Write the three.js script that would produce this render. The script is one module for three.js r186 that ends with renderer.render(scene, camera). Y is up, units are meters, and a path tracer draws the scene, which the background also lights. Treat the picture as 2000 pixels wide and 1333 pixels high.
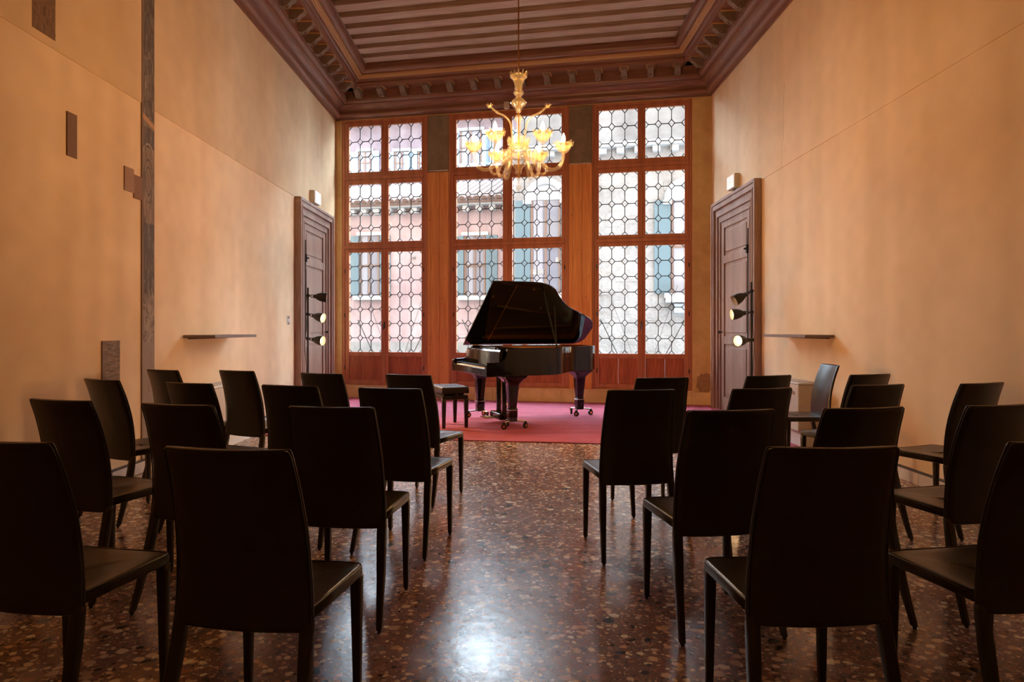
import * as THREE from 'three';
import { RoundedBoxGeometry } from 'three/addons/geometries/RoundedBoxGeometry.js';
import { mergeGeometries, mergeVertices } from 'three/addons/utils/BufferGeometryUtils.js';
import { RectAreaLightUniformsLib } from 'three/addons/lights/RectAreaLightUniformsLib.js';
RectAreaLightUniformsLib.init();

// ---------------------------------------------------------------- camera, sky, exposure
const W = 2000, H = 1333, FPX = 1333, CX = 1000, HZ = 644, EYE = 1.24;
const scene = new THREE.Scene();
const camera = new THREE.PerspectiveCamera(2 * Math.atan(H / 2 / FPX) * 180 / Math.PI, W / H, 0.05, 200);
camera.position.set(0, EYE, 0);
camera.lookAt(0, EYE, -10);
camera.setViewOffset(W, H, W / 2 - CX, H / 2 - HZ, W, H);
const renderer = new THREE.WebGLRenderer({ antialias: true });
renderer.toneMapping = THREE.LinearToneMapping;
renderer.toneMappingExposure = 1.0;
renderer.shadowMap.enabled = true;
scene.background = new THREE.Color().setRGB(0.73, 0.87, 1.0);      // even overcast sky
scene.backgroundIntensity = 34.0;
const BULB = 1.8, SPOT = 12;                        // candela of each lamp
const WARM = new THREE.Color().setRGB(1, 0.54, 0.20);

// ---------------------------------------------------------------- helpers
let seed = 7;
const rnd = () => { seed = (seed + 0x6d2b79f5) | 0; let t = Math.imul(seed ^ (seed >>> 15), 1 | seed); t = (t + Math.imul(t ^ (t >>> 7), 61 | t)) ^ t; return ((t ^ (t >>> 14)) >>> 0) / 4294967296; };
const rr = (a, b) => a + (b - a) * rnd();
const taken = new Map();
function numbered(name) { const n = taken.get(name) || 0; taken.set(name, n + 1); return n ? name + '_' + String(n).padStart(3, '0') : name; }
function shade(o) { o.traverse((m) => { if (m.isMesh) { m.castShadow = true; m.receiveShadow = true; } }); return o; }
function tag(o, label, category, group) { o.userData.label = label; o.userData.category = category; if (group) o.userData.group = group; return o; }
function thing(name, label, category, pos = [0, 0, 0], turn = 0, group) {
  const o = new THREE.Group(); o.name = numbered(name); o.position.set(...pos); o.rotation.y = turn; tag(o, label, category, group); scene.add(o); return o;
}
function struct(name, label, pos = [0, 0, 0], turn = 0) {
  const o = new THREE.Group(); o.name = name; o.position.set(...pos); o.rotation.y = turn; o.userData.kind = 'structure'; if (label) o.userData.label = label; scene.add(o); return o;
}
// uv in metres, by the way each face points
function metric(g) {
  g = g.index ? g.toNonIndexed() : g;
  if (!g.attributes.normal) g.computeVertexNormals();
  const p = g.attributes.position, uv = new Float32Array(p.count * 2), a = new THREE.Vector3(), b = new THREE.Vector3(), c = new THREE.Vector3();
  for (let i = 0; i < p.count; i += 3) {
    a.fromBufferAttribute(p, i); b.fromBufferAttribute(p, i + 1); c.fromBufferAttribute(p, i + 2);
    const n = b.clone().sub(a).cross(c.clone().sub(a)); const x = Math.abs(n.x), y = Math.abs(n.y), z = Math.abs(n.z);
    [a, b, c].forEach((v, k) => { const q = x >= y && x >= z ? [v.z, v.y] : y >= z ? [v.x, v.z] : [v.x, v.y]; uv[(i + k) * 2] = q[0]; uv[(i + k) * 2 + 1] = q[1]; });
  }
  g.setAttribute('uv', new THREE.BufferAttribute(uv, 2));
  for (const k of Object.keys(g.attributes)) if (!['position', 'normal', 'uv'].includes(k)) g.deleteAttribute(k);
  return g;
}
// box from corner to corner, edges softened by r
function bx(x0, x1, y0, y1, z0, z1, r = 0) {
  const w = x1 - x0, h = y1 - y0, d = z1 - z0;
  const g = r ? new RoundedBoxGeometry(w, h, d, 1, Math.min(r, w / 2.01, h / 2.01, d / 2.01)) : new THREE.BoxGeometry(w, h, d);
  return metric(g.translate((x0 + x1) / 2, (y0 + y1) / 2, (z0 + z1) / 2));
}
const V = (x, y, z) => new THREE.Vector3(x, y, z);
function rod(a, b, r, seg = 8, r2 = r) {
  const d = b.clone().sub(a), g = new THREE.CylinderGeometry(r2, r, d.length(), seg);
  g.applyQuaternion(new THREE.Quaternion().setFromUnitVectors(V(0, 1, 0), d.clone().normalize()));
  return metric(g.translate(...a.clone().add(b).multiplyScalar(0.5).toArray()));
}
const tube = (pts, r, n = 32, s = 8) => metric(new THREE.TubeGeometry(new THREE.CatmullRomCurve3(pts), n, r, s));
const lathe = (pts, n = 24) => metric(new THREE.LatheGeometry(pts.map(([r, y]) => new THREE.Vector2(r, y)), n));
const join = (list) => (list.length > 1 ? mergeGeometries(list.map((g) => (g.index ? g.toNonIndexed() : g))) : list[0]);
function mesh(name, geos, mat, parent) { const m = new THREE.Mesh(Array.isArray(geos) ? join(geos) : geos, mat); m.name = name; parent.add(m); return m; }
// rings of equal length joined to a closed skin, ends capped
function loft(rings) {
  const n = rings[0].length, pos = [], idx = [];
  rings.forEach((r) => r.forEach((v) => pos.push(v.x, v.y, v.z)));
  for (let i = 0; i < rings.length - 1; i++) for (let j = 0; j < n; j++) { const a = i * n + j, b = i * n + (j + 1) % n; idx.push(a, b, a + n, b, b + n, a + n); }
  for (const [k, flip] of [[0, true], [rings.length - 1, false]]) {
    const c = rings[k].reduce((s, v) => s.add(v), V(0, 0, 0)).multiplyScalar(1 / n), o = pos.length / 3; pos.push(c.x, c.y, c.z);
    for (let j = 0; j < n; j++) { const a = k * n + j, b = k * n + (j + 1) % n; flip ? idx.push(o, b, a) : idx.push(o, a, b); }
  }
  let g = new THREE.BufferGeometry(); g.setAttribute('position', new THREE.Float32BufferAttribute(pos, 3)); g.setIndex(idx);
  g.computeVertexNormals();
  // outward check
  g.computeBoundingBox();
  let vol = 0; const P = (i) => V(pos[i * 3], pos[i * 3 + 1], pos[i * 3 + 2]);
  for (let i = 0; i < idx.length; i += 3) vol += P(idx[i]).dot(P(idx[i + 1]).cross(P(idx[i + 2])));
  if (vol < 0) { for (let i = 0; i < idx.length; i += 3) [idx[i + 1], idx[i + 2]] = [idx[i + 2], idx[i + 1]]; g.setIndex(idx); g.computeVertexNormals(); }
  return metric(g);
}
function prism(pts, depth, bevel = 0) {   // outline in x, y; from z = 0 to depth
  const s = new THREE.Shape(pts.map(([x, y]) => new THREE.Vector2(x, y)));
  return metric(new THREE.ExtrudeGeometry(s, { depth, bevelEnabled: bevel > 0, bevelSize: bevel, bevelThickness: bevel, bevelSegments: 2, steps: 1, curveSegments: 16 }));
}

// ---------------------------------------------------------------- textures
function noise2(w, h, cell, per = true) {   // smooth value noise, wraps
  const gx = Math.max(1, Math.round(w / cell)), gy = Math.max(1, Math.round(h / cell)), g = Array.from({ length: gx * gy }, rnd), out = new Float32Array(w * h);
  for (let y = 0; y < h; y++) { const fy = y / h * gy, iy = Math.floor(fy), ty = fy - iy, sy = ty * ty * (3 - 2 * ty);
    for (let x = 0; x < w; x++) { const fx = x / w * gx, ix = Math.floor(fx), tx = fx - ix, sx = tx * tx * (3 - 2 * tx);
      const a = g[(iy % gy) * gx + ix % gx], b = g[(iy % gy) * gx + (ix + 1) % gx], c = g[((iy + 1) % gy) * gx + ix % gx], d = g[((iy + 1) % gy) * gx + (ix + 1) % gx];
      out[y * w + x] = (a + (b - a) * sx) * (1 - sy) + (c + (d - c) * sx) * sy; } }
  return out;
}
function fractal(w, h, cells, weights) {
  const out = new Float32Array(w * h); let s = 0;
  cells.forEach((c, i) => { const n = noise2(w, h, c); s += weights[i]; for (let k = 0; k < out.length; k++) out[k] += n[k] * weights[i]; });
  for (let k = 0; k < out.length; k++) out[k] /= s; return out;
}
function dataTex(w, h, fn, srgb, rep) {
  const d = new Uint8Array(w * h * 4);
  for (let i = 0; i < w * h; i++) { const c = fn(i % w, Math.floor(i / w), i); d[i * 4] = Math.max(0, Math.min(255, c[0])); d[i * 4 + 1] = Math.max(0, Math.min(255, c[1])); d[i * 4 + 2] = Math.max(0, Math.min(255, c[2])); d[i * 4 + 3] = 255; }
  const t = new THREE.DataTexture(d, w, h); t.magFilter = THREE.LinearFilter; t.minFilter = THREE.LinearFilter; t.wrapS = t.wrapT = THREE.RepeatWrapping;
  if (srgb) t.colorSpace = THREE.SRGBColorSpace; if (rep) t.repeat.set(...rep); t.needsUpdate = true; return t;
}
function canvasTex(w, h, draw, rep, srgb = true) {
  const c = document.createElement('canvas'); c.width = w; c.height = h; draw(c.getContext('2d'), w, h);
  const t = new THREE.CanvasTexture(c); t.wrapS = t.wrapT = THREE.RepeatWrapping; if (srgb) t.colorSpace = THREE.SRGBColorSpace; if (rep) t.repeat.set(...rep); return t;
}
const mixc = (a, b, t) => a.map((v, i) => v + (b[i] - v) * t);
function stretched(w, h, cell, k) { const q = Math.max(4, Math.round(h / k)), n = noise2(w, q, cell), o = new Float32Array(w * h); for (let y = 0; y < h; y++) { const f = y / h * q, a = Math.floor(f) % q, b = (a + 1) % q, t = f - Math.floor(f); for (let x = 0; x < w; x++) o[y * w + x] = n[a * w + x] * (1 - t) + n[b * w + x] * t; } return o; }
function woodTex(w, h, base, dark, light, metresX, metresY, rings = 26) {   // grain runs along v
  const na = stretched(w, h, w / 4, 7), nb = stretched(w, h, w / 14, 10), n1 = na.map((v, i) => v * .65 + nb[i] * .35), n2 = stretched(w, h, 4, 14);
  const cols = Array.from({ length: w }, rnd);
  return dataTex(w, h, (x, y, i) => {
    const g = Math.sin((x / w * rings + n1[i] * 5 + Math.sin(y / h * 6.283) * .4) * 6.283) * .5 + .5, f = cols[x] * .5 + n2[i] * .5;
    let c = mixc(base, dark, g * .45 + (f - .5) * .5 + (n1[i] - .5) * .6); if (f > .75) c = mixc(c, light, (f - .75) * 1.6); return c;
  }, true, [1 / metresX, 1 / metresY]);
}
const bumpFine = dataTex(512, 512, (() => { const n = fractal(512, 512, [64, 16, 4], [1, .6, .35]); return (x, y, i) => [n[i] * 255, n[i] * 255, n[i] * 255]; })(), false, [1 / 1.2, 1 / 1.2]);
const leatherBump = dataTex(512, 512, (() => { const n = fractal(512, 512, [9, 4], [1, .8]), m = noise2(512, 512, 90); return (x, y, i) => { const v = n[i] * 200 + m[i] * 55; return [v, v, v]; }; })(), false, [1 / .22, 1 / .22]);
const carpetBump = dataTex(256, 256, (() => { const n = noise2(256, 256, 2); return (x, y, i) => { const v = n[i] * 255; return [v, v, v]; }; })(), false, [1 / .25, 1 / .25]);

const std = (o) => new THREE.MeshPhysicalMaterial(o);
const lin = (r, g, b) => new THREE.Color().setRGB(r, g, b);

// plaster: mottled lime plaster with trowel clouds and vertical streaks
function plasterTex(w, h, base, mx, my, draw) {
  const a = fractal(w, h, [w / 7, w / 20, w / 60], [1, .7, .35]), s = noise2(w, h, 14), col = noise2(w, 4, 22);
  const t = dataTex(w, h, (x, y, i) => { const v = (a[i] - .5) * 30 + (s[i] - .5) * 6 + (col[x] - .5) * 9; return [base[0] + v, base[1] + v * 1.05, base[2] + v * 1.05]; }, true, [1 / mx, 1 / my]);
  if (draw) draw(t.image.data, w, h); return t;
}
const PL = [226, 196, 158];
const M = {};
M.wallR = std({ map: plasterTex(2048, 640, PL, 16, 5, (d, w, h) => {   // hairline crack in the plaster
  let x = 0.486 * w; for (let y = Math.round(.635 * h); y < .84 * h; y++) { x += (rnd() - .5) * 1.6; const i = (y * w + Math.round(x)) * 4; for (let k = 0; k < 3; k++) d[i + k] *= .72; } }), roughness: .85 });
M.wallL = std({ map: plasterTex(1024, 512, PL, 8, 4), roughness: .85 });
M.wallUp = std({ map: plasterTex(1024, 512, [220, 190, 150], 8, 4), roughness: .85 });
M.ochre = std({ map: plasterTex(512, 512, [206, 172, 116], 2, 2), roughness: .85 });
M.greyStone = std({ map: plasterTex(256, 512, [132, 118, 98], 1, 2), bumpMap: bumpFine, bumpScale: .003, roughness: .8 });
M.cream = std({ map: plasterTex(512, 256, [226, 196, 142], 2, 1), roughness: .55 });
M.baseStone = std({ map: plasterTex(512, 256, [206, 196, 190], 2, 1), roughness: .4 });
M.darkLine = std({ color: lin(.05, .035, .025), roughness: .6 });
const pineMap = woodTex(512, 1024, [222, 150, 84], [186, 108, 52], [236, 178, 116], .42, 2.2, 5);
{ // knots in the pine boards
  const d = pineMap.image.data, w = 512, h = 1024; for (let k = 0; k < 9; k++) { const cx = Math.floor(rnd() * w), cy = Math.floor(rnd() * h), r = rr(5, 12); for (let y = -24; y <= 24; y++) for (let x = -16; x <= 16; x++) { const q = Math.hypot(x / r, y / (r * .75)); if (q > 1) continue; const i = (((cy + y + h) % h) * w + (cx + x + w) % w) * 4, f = .45 + .4 * q; for (let c = 0; c < 3; c++) d[i + c] *= f; } }
}
const frameMap = woodTex(256, 512, [190, 122, 86], [150, 88, 58], [208, 146, 108], .2, 1.3, 4);
const panelMap = woodTex(512, 512, [176, 98, 60], [126, 62, 36], [200, 122, 78], .3, 1.1, 9);
const doorMap = woodTex(512, 1024, [158, 130, 114], [120, 94, 82], [186, 160, 144], .5, 1.6, 7);
const ceilMap = woodTex(512, 1024, [136, 98, 80], [102, 68, 52], [164, 126, 106], .35, 2, 6);
M.pine = std({ map: pineMap, roughness: .42, bumpMap: bumpFine, bumpScale: .0008 });
M.frame = std({ map: frameMap, roughness: .45 });
M.panel = std({ map: panelMap, roughness: .45 });
M.door = std({ map: doorMap, roughness: .36 });
M.beam = std({ map: ceilMap, roughness: .6 });
const ceilMapX = ceilMap.clone(); ceilMapX.rotation = Math.PI / 2;
const beamMap = woodTex(512, 1024, [182, 157, 146], [140, 112, 100], [204, 182, 170], .35, 2, 6); beamMap.rotation = Math.PI / 2;
M.beamX = std({ map: beamMap, roughness: .5 });
M.cornice = std({ map: ceilMapX, color: lin(.92, .86, .84), roughness: .34 });
M.corniceZ = std({ map: ceilMapX, color: lin(.92, .86, .84), roughness: .34 });
M.gilt = std({ color: lin(.45, .25, .1), roughness: .4 });
M.carve = std({ color: lin(.26, .19, .15), roughness: .6, bumpMap: leatherBump, bumpScale: .01 });
M.lead = std({ color: lin(.05, .055, .06), roughness: .5, metalness: .5 });
M.iron = std({ color: lin(.03, .03, .03), roughness: .5, metalness: .4 });
M.pane = std({ color: lin(.965, .98, .985), transmission: 1, thickness: 0, roughness: 0, ior: 1.5 });
M.leather = std({ color: lin(.024, .017, .012), roughness: .3, bumpMap: leatherBump, bumpScale: .0006 });
M.piping = std({ color: lin(.02, .017, .015), roughness: .38 });
M.lacquer = std({ color: lin(.006, .005, .006), roughness: .05 });
M.satin = std({ color: lin(.012, .01, .01), roughness: .3 });
M.ivory = std({ color: lin(.75, .66, .48), roughness: .3 });
M.brass = std({ color: lin(.72, .48, .18), roughness: .25, metalness: 1 });
M.chrome = std({ color: lin(.6, .6, .6), roughness: .25, metalness: 1 });
M.goldplate = std({ color: lin(.36, .2, .06), roughness: .5, metalness: .5 });
M.matteBlack = std({ color: lin(.01, .009, .009), roughness: .65, specularIntensity: .25 });
M.innerRim = std({ color: lin(.5, .2, .05), roughness: .3 });
M.felt = std({ color: lin(.25, .02, .02), roughness: .9 });
M.white = std({ color: lin(.72, .71, .68), roughness: .45 });
M.whiteWarm = std({ color: lin(.62, .56, .48), roughness: .5 });
M.blackMetal = std({ color: lin(.02, .018, .016), roughness: .45, metalness: .3 });
M.shelf = std({ color: lin(.2, .14, .115), roughness: .45 });

// terrazzo: marble chips of many sizes in a brownish ground
const chips = [[222, 196, 164], [232, 212, 186], [206, 170, 134], [190, 150, 120], [214, 182, 150], [176, 128, 102], [160, 112, 90], [150, 126, 114], [136, 96, 80], [112, 92, 84], [124, 112, 108], [84, 74, 72], [56, 52, 54]];
const terr = canvasTex(2048, 2048, (c, w, h) => {
  c.fillStyle = 'rgb(134,106,92)'; c.fillRect(0, 0, w, h);
  const chip = (x, y, r, col) => {
    const n = 5 + Math.floor(rnd() * 4), ph = rnd() * 6.28, el = rr(.55, 1), rot = rnd() * 3.14, pts = [];
    for (let k = 0; k < n; k++) { const a = ph + k / n * 6.283, q = r * rr(.72, 1.08), px = Math.cos(a) * q, py = Math.sin(a) * q * el; pts.push([px * Math.cos(rot) - py * Math.sin(rot), px * Math.sin(rot) + py * Math.cos(rot)]); }
    const tone = rr(.92, 1.22), grey = (col[0] + col[1] + col[2]) / 3; c.fillStyle = `rgb(${col.map((v) => Math.min(245, Math.round((v * .9 + grey * .1) * tone))).join(',')})`;
    for (const ox of [0, -w, w]) for (const oy of [0, -h, h]) { if (x + ox < -r || x + ox > w + r || y + oy < -r || y + oy > h + r) continue; c.beginPath(); pts.forEach(([a, b], k) => (k ? c.lineTo(x + ox + a, y + oy + b) : c.moveTo(x + ox + a, y + oy + b))); c.closePath(); c.fill(); }
  };
  const pick = (bright) => chips[Math.floor(Math.pow(rnd(), bright) * chips.length)];
  for (let i = 0; i < 22000; i++) chip(rnd() * w, rnd() * h, rr(2, 5), pick(.7));
  for (let i = 0; i < 9000; i++) chip(rnd() * w, rnd() * h, rr(5, 10), pick(.9));
  for (let i = 0; i < 3000; i++) chip(rnd() * w, rnd() * h, rr(9, 17), pick(1.5));
  for (let i = 0; i < 420; i++) chip(rnd() * w, rnd() * h, rr(15, 27), rnd() < .16 ? [44, 42, 46] : pick(2));
}, [1 / 2.4, 1 / 2.4]);
const floorRough = dataTex(512, 512, (() => { const n = fractal(512, 512, [120, 30, 6], [1, .7, .5]); return (x, y, i) => { const v = 34 + n[i] * 36; return [v, v, v]; }; })(), false, [1 / 1.7, 1 / 1.7]);
M.terrazzo = std({ map: terr, roughness: 1, roughnessMap: floorRough, bumpMap: bumpFine, bumpScale: .0009, ior: 1.5 });
const carpetMap = dataTex(256, 512, (() => { const n = fractal(256, 512, [40, 8, 2], [.6, .6, 1]), row = Array.from({ length: 512 }, rnd); return (x, y, i) => { const v = (n[i] - .5) * 30 + (row[y] - .5) * 34 - (y % 128 < 6 ? 42 : 0); return [172 + v, 78 + v * .7, 100 + v * .7]; }; })(), true, [1 / .8, 1 / 1.3]);
M.carpet = std({ map: carpetMap, roughness: .95, bumpMap: carpetBump, bumpScale: .002 });

// ---------------------------------------------------------------- the room
const XL = -3.22, XR = 3.25, ZL = -12.45, ZR = -11.10, REAR = 2.6, HC = 5.04, TOP = 6.0;
const LEN = Math.hypot(XR - XL, ZR - ZL), DX = (XR - XL) / LEN, DZ = (ZR - ZL) / LEN, TURN = -Math.atan2(DZ, DX);
// pixel column and row of the photograph -> distance along the window wall and height on it, D metres beyond the wall
function onWall(D) {
  const ax = XL + DZ * D, az = -ZL + DX * D;
  const u = (px) => { const k = (px - CX) / FPX; return (-ax + az * k) / (DX + DZ * k); };
  const h = (px, py) => EYE + (HZ - py) * (az - DZ * u(px)) / FPX;
  return { u, h, pos: [ax, 0, -az] };
}
const WW = onWall(0);

const floor = struct('floor', 'polished terrazzo floor of brown and cream marble chips');
mesh('terrazzo', bx(XL - .3, XR + .3, -.12, 0, ZL - .3, REAR + .3), M.terrazzo, floor);

// side walls: lower field and an upper field of older plaster a few millimetres proud
const wallL = struct('wall_left', 'peach lime plaster wall with grey fresco fragments');
mesh('lower_plaster', bx(XL - .35, XL, 0, TOP, ZL - .35, REAR + .3), M.wallL, wallL);
mesh('upper_plaster', bx(XL - .02, XL + .006, 3.21, HC + .1, ZL + .02, REAR), M.wallUp, wallL);
const wallR = struct('wall_right', 'peach lime plaster wall with a hairline crack');
mesh('lower_plaster', bx(XR, XR + .35, 0, TOP, ZR - .6, REAR + .3), M.wallR, wallR);
mesh('upper_plaster', bx(XR - .006, XR + .02, 3.19, HC + .1, ZR + .02, REAR), M.wallR, wallR);
const wallF = struct('wall_front', 'plaster wall behind the rows of chairs');
mesh('plaster', bx(XL - .3, XR + .3, 0, TOP, REAR, REAR + .3), M.wallL, wallF);

// fresco fragments left bare on the left wall
function frag(z0, z1, y0, y1, tex, skew = 0) {
  const g = new THREE.PlaneGeometry(1, 1), p = g.attributes.position;
  const s = new THREE.Shape([[-z1, y0], [-z0, y0 + skew], [-z0, y1 + skew], [-z1, y1]].map(([a, b]) => new THREE.Vector2(a, b)));
  const e = new THREE.ExtrudeGeometry(s, { depth: .008, bevelEnabled: false });
  const q = e.attributes.position, uv = new Float32Array(q.count * 2);
  for (let i = 0; i < q.count; i++) { uv[i * 2] = (q.getX(i) + z1) / (z1 - z0); uv[i * 2 + 1] = (q.getY(i) - y0) / (y1 - y0); }
  e.setAttribute('uv', new THREE.BufferAttribute(uv, 2));
  // the outline's x is -z: turned so that the slab lies on the wall
  e.rotateY(Math.PI / 2); e.translate(XL + .001, 0, 0);
  return mesh('fresco_fragment', e, std({ map: tex, roughness: .85, bumpMap: bumpFine, bumpScale: .001 }), wallL);
}
const speckle = (c, w, h, n, cols, a, sx = 1, sy = 1) => { for (let i = 0; i < n; i++) { c.globalAlpha = a * rnd(); c.fillStyle = cols[Math.floor(rnd() * cols.length)]; c.fillRect(rnd() * w, rnd() * h, rr(1, 6) * sx, rr(1, 6) * sy); } c.globalAlpha = 1; };
const stripTex = canvasTex(128, 2048, (c, w, h) => {
  const Y = (m) => h - m / 5.04 * h;                                 // metres up the wall
  c.fillStyle = '#7d6d5e'; c.fillRect(0, 0, w, h);
  c.fillStyle = '#62564c'; c.fillRect(18, Y(5.04), w - 22, Y(3.05) - Y(5.04));
  speckle(c, w, Y(3.05), 900, ['#3f3935', '#8a7c6e', '#a39384', '#4b443e'], .5, 1, 8);
  c.fillStyle = '#b98e62'; c.save(); c.beginPath(); c.moveTo(0, Y(3.1)); c.lineTo(w, Y(3.03)); c.lineTo(w, Y(2.98)); c.lineTo(0, Y(3.05)); c.fill(); c.restore();
  c.fillStyle = '#5b5048'; c.fillRect(18, Y(2.98), w - 22, Y(2.8) - Y(2.98));
  c.fillStyle = '#84705e'; c.fillRect(12, Y(2.8), w - 14, Y(2.1) - Y(2.8));
  c.strokeStyle = '#5c4f46'; c.lineWidth = 6; for (const [m, r] of [[2.5, 46], [2.5, 30]]) { c.beginPath(); c.ellipse(66, Y(m), r, r * 1.7, 0, 0, 6.3); c.stroke(); }
  c.strokeStyle = '#a8927c'; c.beginPath(); c.ellipse(66, Y(2.72), 52, 46, 0, 3.3, 6.1); c.stroke();
  c.fillStyle = '#5d534c'; c.fillRect(16, Y(2.12), w - 20, Y(1.05) - Y(2.12));
  speckle(c, w, h, 500, ['#3c3633', '#968777', '#b0a090'], .45, 2, 10);
  for (let i = 0; i < 260; i++) { c.globalAlpha = .5; c.fillStyle = '#9c8a78'; c.fillRect(rr(10, w), Y(rr(1.05, 1.5)), rr(3, 16), rr(6, 30)); } c.globalAlpha = 1;
  c.fillStyle = '#8d7d70'; c.fillRect(0, Y(1.05), w, h);
  speckle(c, w, h, 160, ['#6d6158', '#a59485'], .35, 4, 6);
  c.fillStyle = '#6f5a48'; c.fillRect(0, 0, 7, h); c.fillStyle = '#8b6b50'; c.fillRect(9, 0, 4, h);
}, null);
frag(-6.13, -5.92, .1, HC, stripTex);
const patchTex = (base, cols, n, sx, sy) => canvasTex(128, 256, (c, w, h) => { c.fillStyle = base; c.fillRect(0, 0, w, h); speckle(c, w, h, n, cols, .5, sx, sy); });
frag(-4.80, -4.57, 3.27, 3.95, patchTex('#7f6247', ['#58442f', '#94795d', '#4b3b2c'], 260, 2, 4));
frag(-5.04, -4.93, 2.50, 2.82, patchTex('#806450', ['#735a48', '#8d7260'], 90, 3, 3));
frag(-5.80, -5.66, 2.40, 2.60, patchTex('#a07f68', ['#94745e', '#ab8b74'], 60, 3, 3));
frag(-5.92, -5.80, 2.36, 2.56, patchTex('#8a6850', ['#7d5d48', '#94735c'], 60, 3, 3));
frag(-5.59, -5.35, .80, 1.15, patchTex('#7c6858', ['#4f4440', '#9c8a78', '#a8968a', '#5a4c46'], 240, 9, 2));

// baseboards: pale stone with a dark top moulding
function baseboard(side, x0, x1, z0, z1, xa, xb) {
  const g = struct('baseboard_' + side, 'pale stone baseboard with a dark top moulding');
  const n = Math.round((z1 - z0) / 1.15);
  for (let i = 0; i < n; i++) { const a = z0 + (z1 - z0) * i / n, b = z0 + (z1 - z0) * (i + 1) / n; mesh('stone_slab', bx(x0, x1, 0, .095, a + .0015, b - .0015, .003), M.baseStone, g); }
  mesh('top_moulding', bx(xa, xb, .0955, .112, z0, z1, .004), M.darkLine, g);
}
baseboard('left', XL, XL + .022, -10.08, REAR, XL, XL + .026);
baseboard('right', XR - .022, XR, -8.86, REAR, XR - .026, XR);

// ---------------------------------------------------------------- window wall
const wallB = struct('wall_back', 'window wall with timber posts and ochre plaster ends', [XL, 0, ZL], TURN);
const uA = [668, 880, 1160].map(WW.u), uB = [832, 1108, 1352].map(WW.u);
mesh('ochre_plaster', bx(-.35, uA[0], .02, TOP, -.35, 0), M.ochre, wallB);
mesh('ochre_plaster', bx(uB[2], LEN + .3, .02, TOP, -.35, 0), M.ochre, wallB);
mesh('lintel', bx(uA[0], uB[2], 5.03, TOP, -.35, 0), M.ochre, wallB);
mesh('sill_wall', bx(-.3, LEN + .2, -.1, .235, -.35, -.012), M.cream, wallB);
for (let i = 0; i < 2; i++) {
  const a = uB[i], b = uA[i + 1];
  mesh('wall_core', bx(a, b, .235, 5.03, -.35, -.03), M.greyStone, wallB);
  const t = struct('trim_' + (i + 1), i ? 'orange pine post with bare grey stone top, beside the plain wall' : 'orange pine post with bare grey stone top, beside the fresco wall', [XL, 0, ZL], TURN);
  const w = b - a, c1 = a + w * .2, c2 = a + w * .56;
  for (const [p, q] of [[a + .03, c1], [c1, c2], [c2, b - .03]]) mesh('board', bx(p + .001, q - .001, .236, i ? 4.04 : 4.02, -.03, .012, .003), M.pine, t);
  mesh('edge_strip', bx(a, a + .029, .236, 5.03, -.03, .004, .003), M.frame, t); mesh('edge_strip', bx(b - .029, b, .236, 5.03, -.03, .004, .003), M.frame, t);
  mesh('stone_block', bx(a + .03, b - .03, 4.05, 5.02, -.03, .006, .006), M.greyStone, t);
  mesh('mortar_joint', bx(a + .04, b - .04, 4.035, 4.055, -.03, .012, .004), M.baseStone, t);
}
const bb = struct('baseboard_back', 'cream stone plinth below the windows', [XL, 0, ZL], TURN);
{ const cuts = [0, .55, 1.7, 2.95, 4.15, 5.2, 5.95, 6.3, LEN]; for (let i = 0; i < cuts.length - 1; i++) mesh('stone_slab', bx(cuts[i] + .0015, cuts[i + 1] - .0015, 0, .215, -.012, .03, .004), M.cream, bb); mesh('sill_board', bx(.05, uB[2] + .03, .2155, .235, -.012, .05, .004), M.cream, bb); }
{ // plaster fallen from the corner beside the right-hand window
  const pts = []; for (let k = 0; k < 22; k++) { const a = k / 22 * 6.283, q = .5 + .28 * rnd(); pts.push([Math.cos(a) * .2 * q * 1.1, Math.sin(a) * .26 * q + (Math.sin(a) > 0 ? .05 : 0)]); }
  const m = mesh('bare_patch', prism(pts, .004), std({ map: plasterTex(256, 256, [158, 126, 88], .4, .4), roughness: .95 }), wallB); m.position.set(uB[2] + .19, .345, .0); m.scale.set(.85, .85, 1);
}

// unseen palace front, added and raised to keep sky light off the facades opposite
const outer = struct('wall_sky_blocker', 'unseen palace front added above and beside the room to block sky light');
{ const m = std({ map: plasterTex(512, 512, [176, 150, 128], 4, 4), roughness: .9 }), at = (n, ...b) => { const o = mesh(n, bx(...b), m, outer); o.position.set(XL, 0, ZL); o.rotation.y = TURN; };
  at('sky_block_storeys', -25, LEN + 25, 6.06, 24, -.36, .0); at('sky_block_wing', -25, -.36, -4, 6.0, -.36, -.02); at('sky_block_wing', LEN + .62, LEN + 25, -4, 6.0, -.36, -.02); at('sky_block_base', -25, LEN + 25, -4, -.13, -.36, -.02); }

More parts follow.
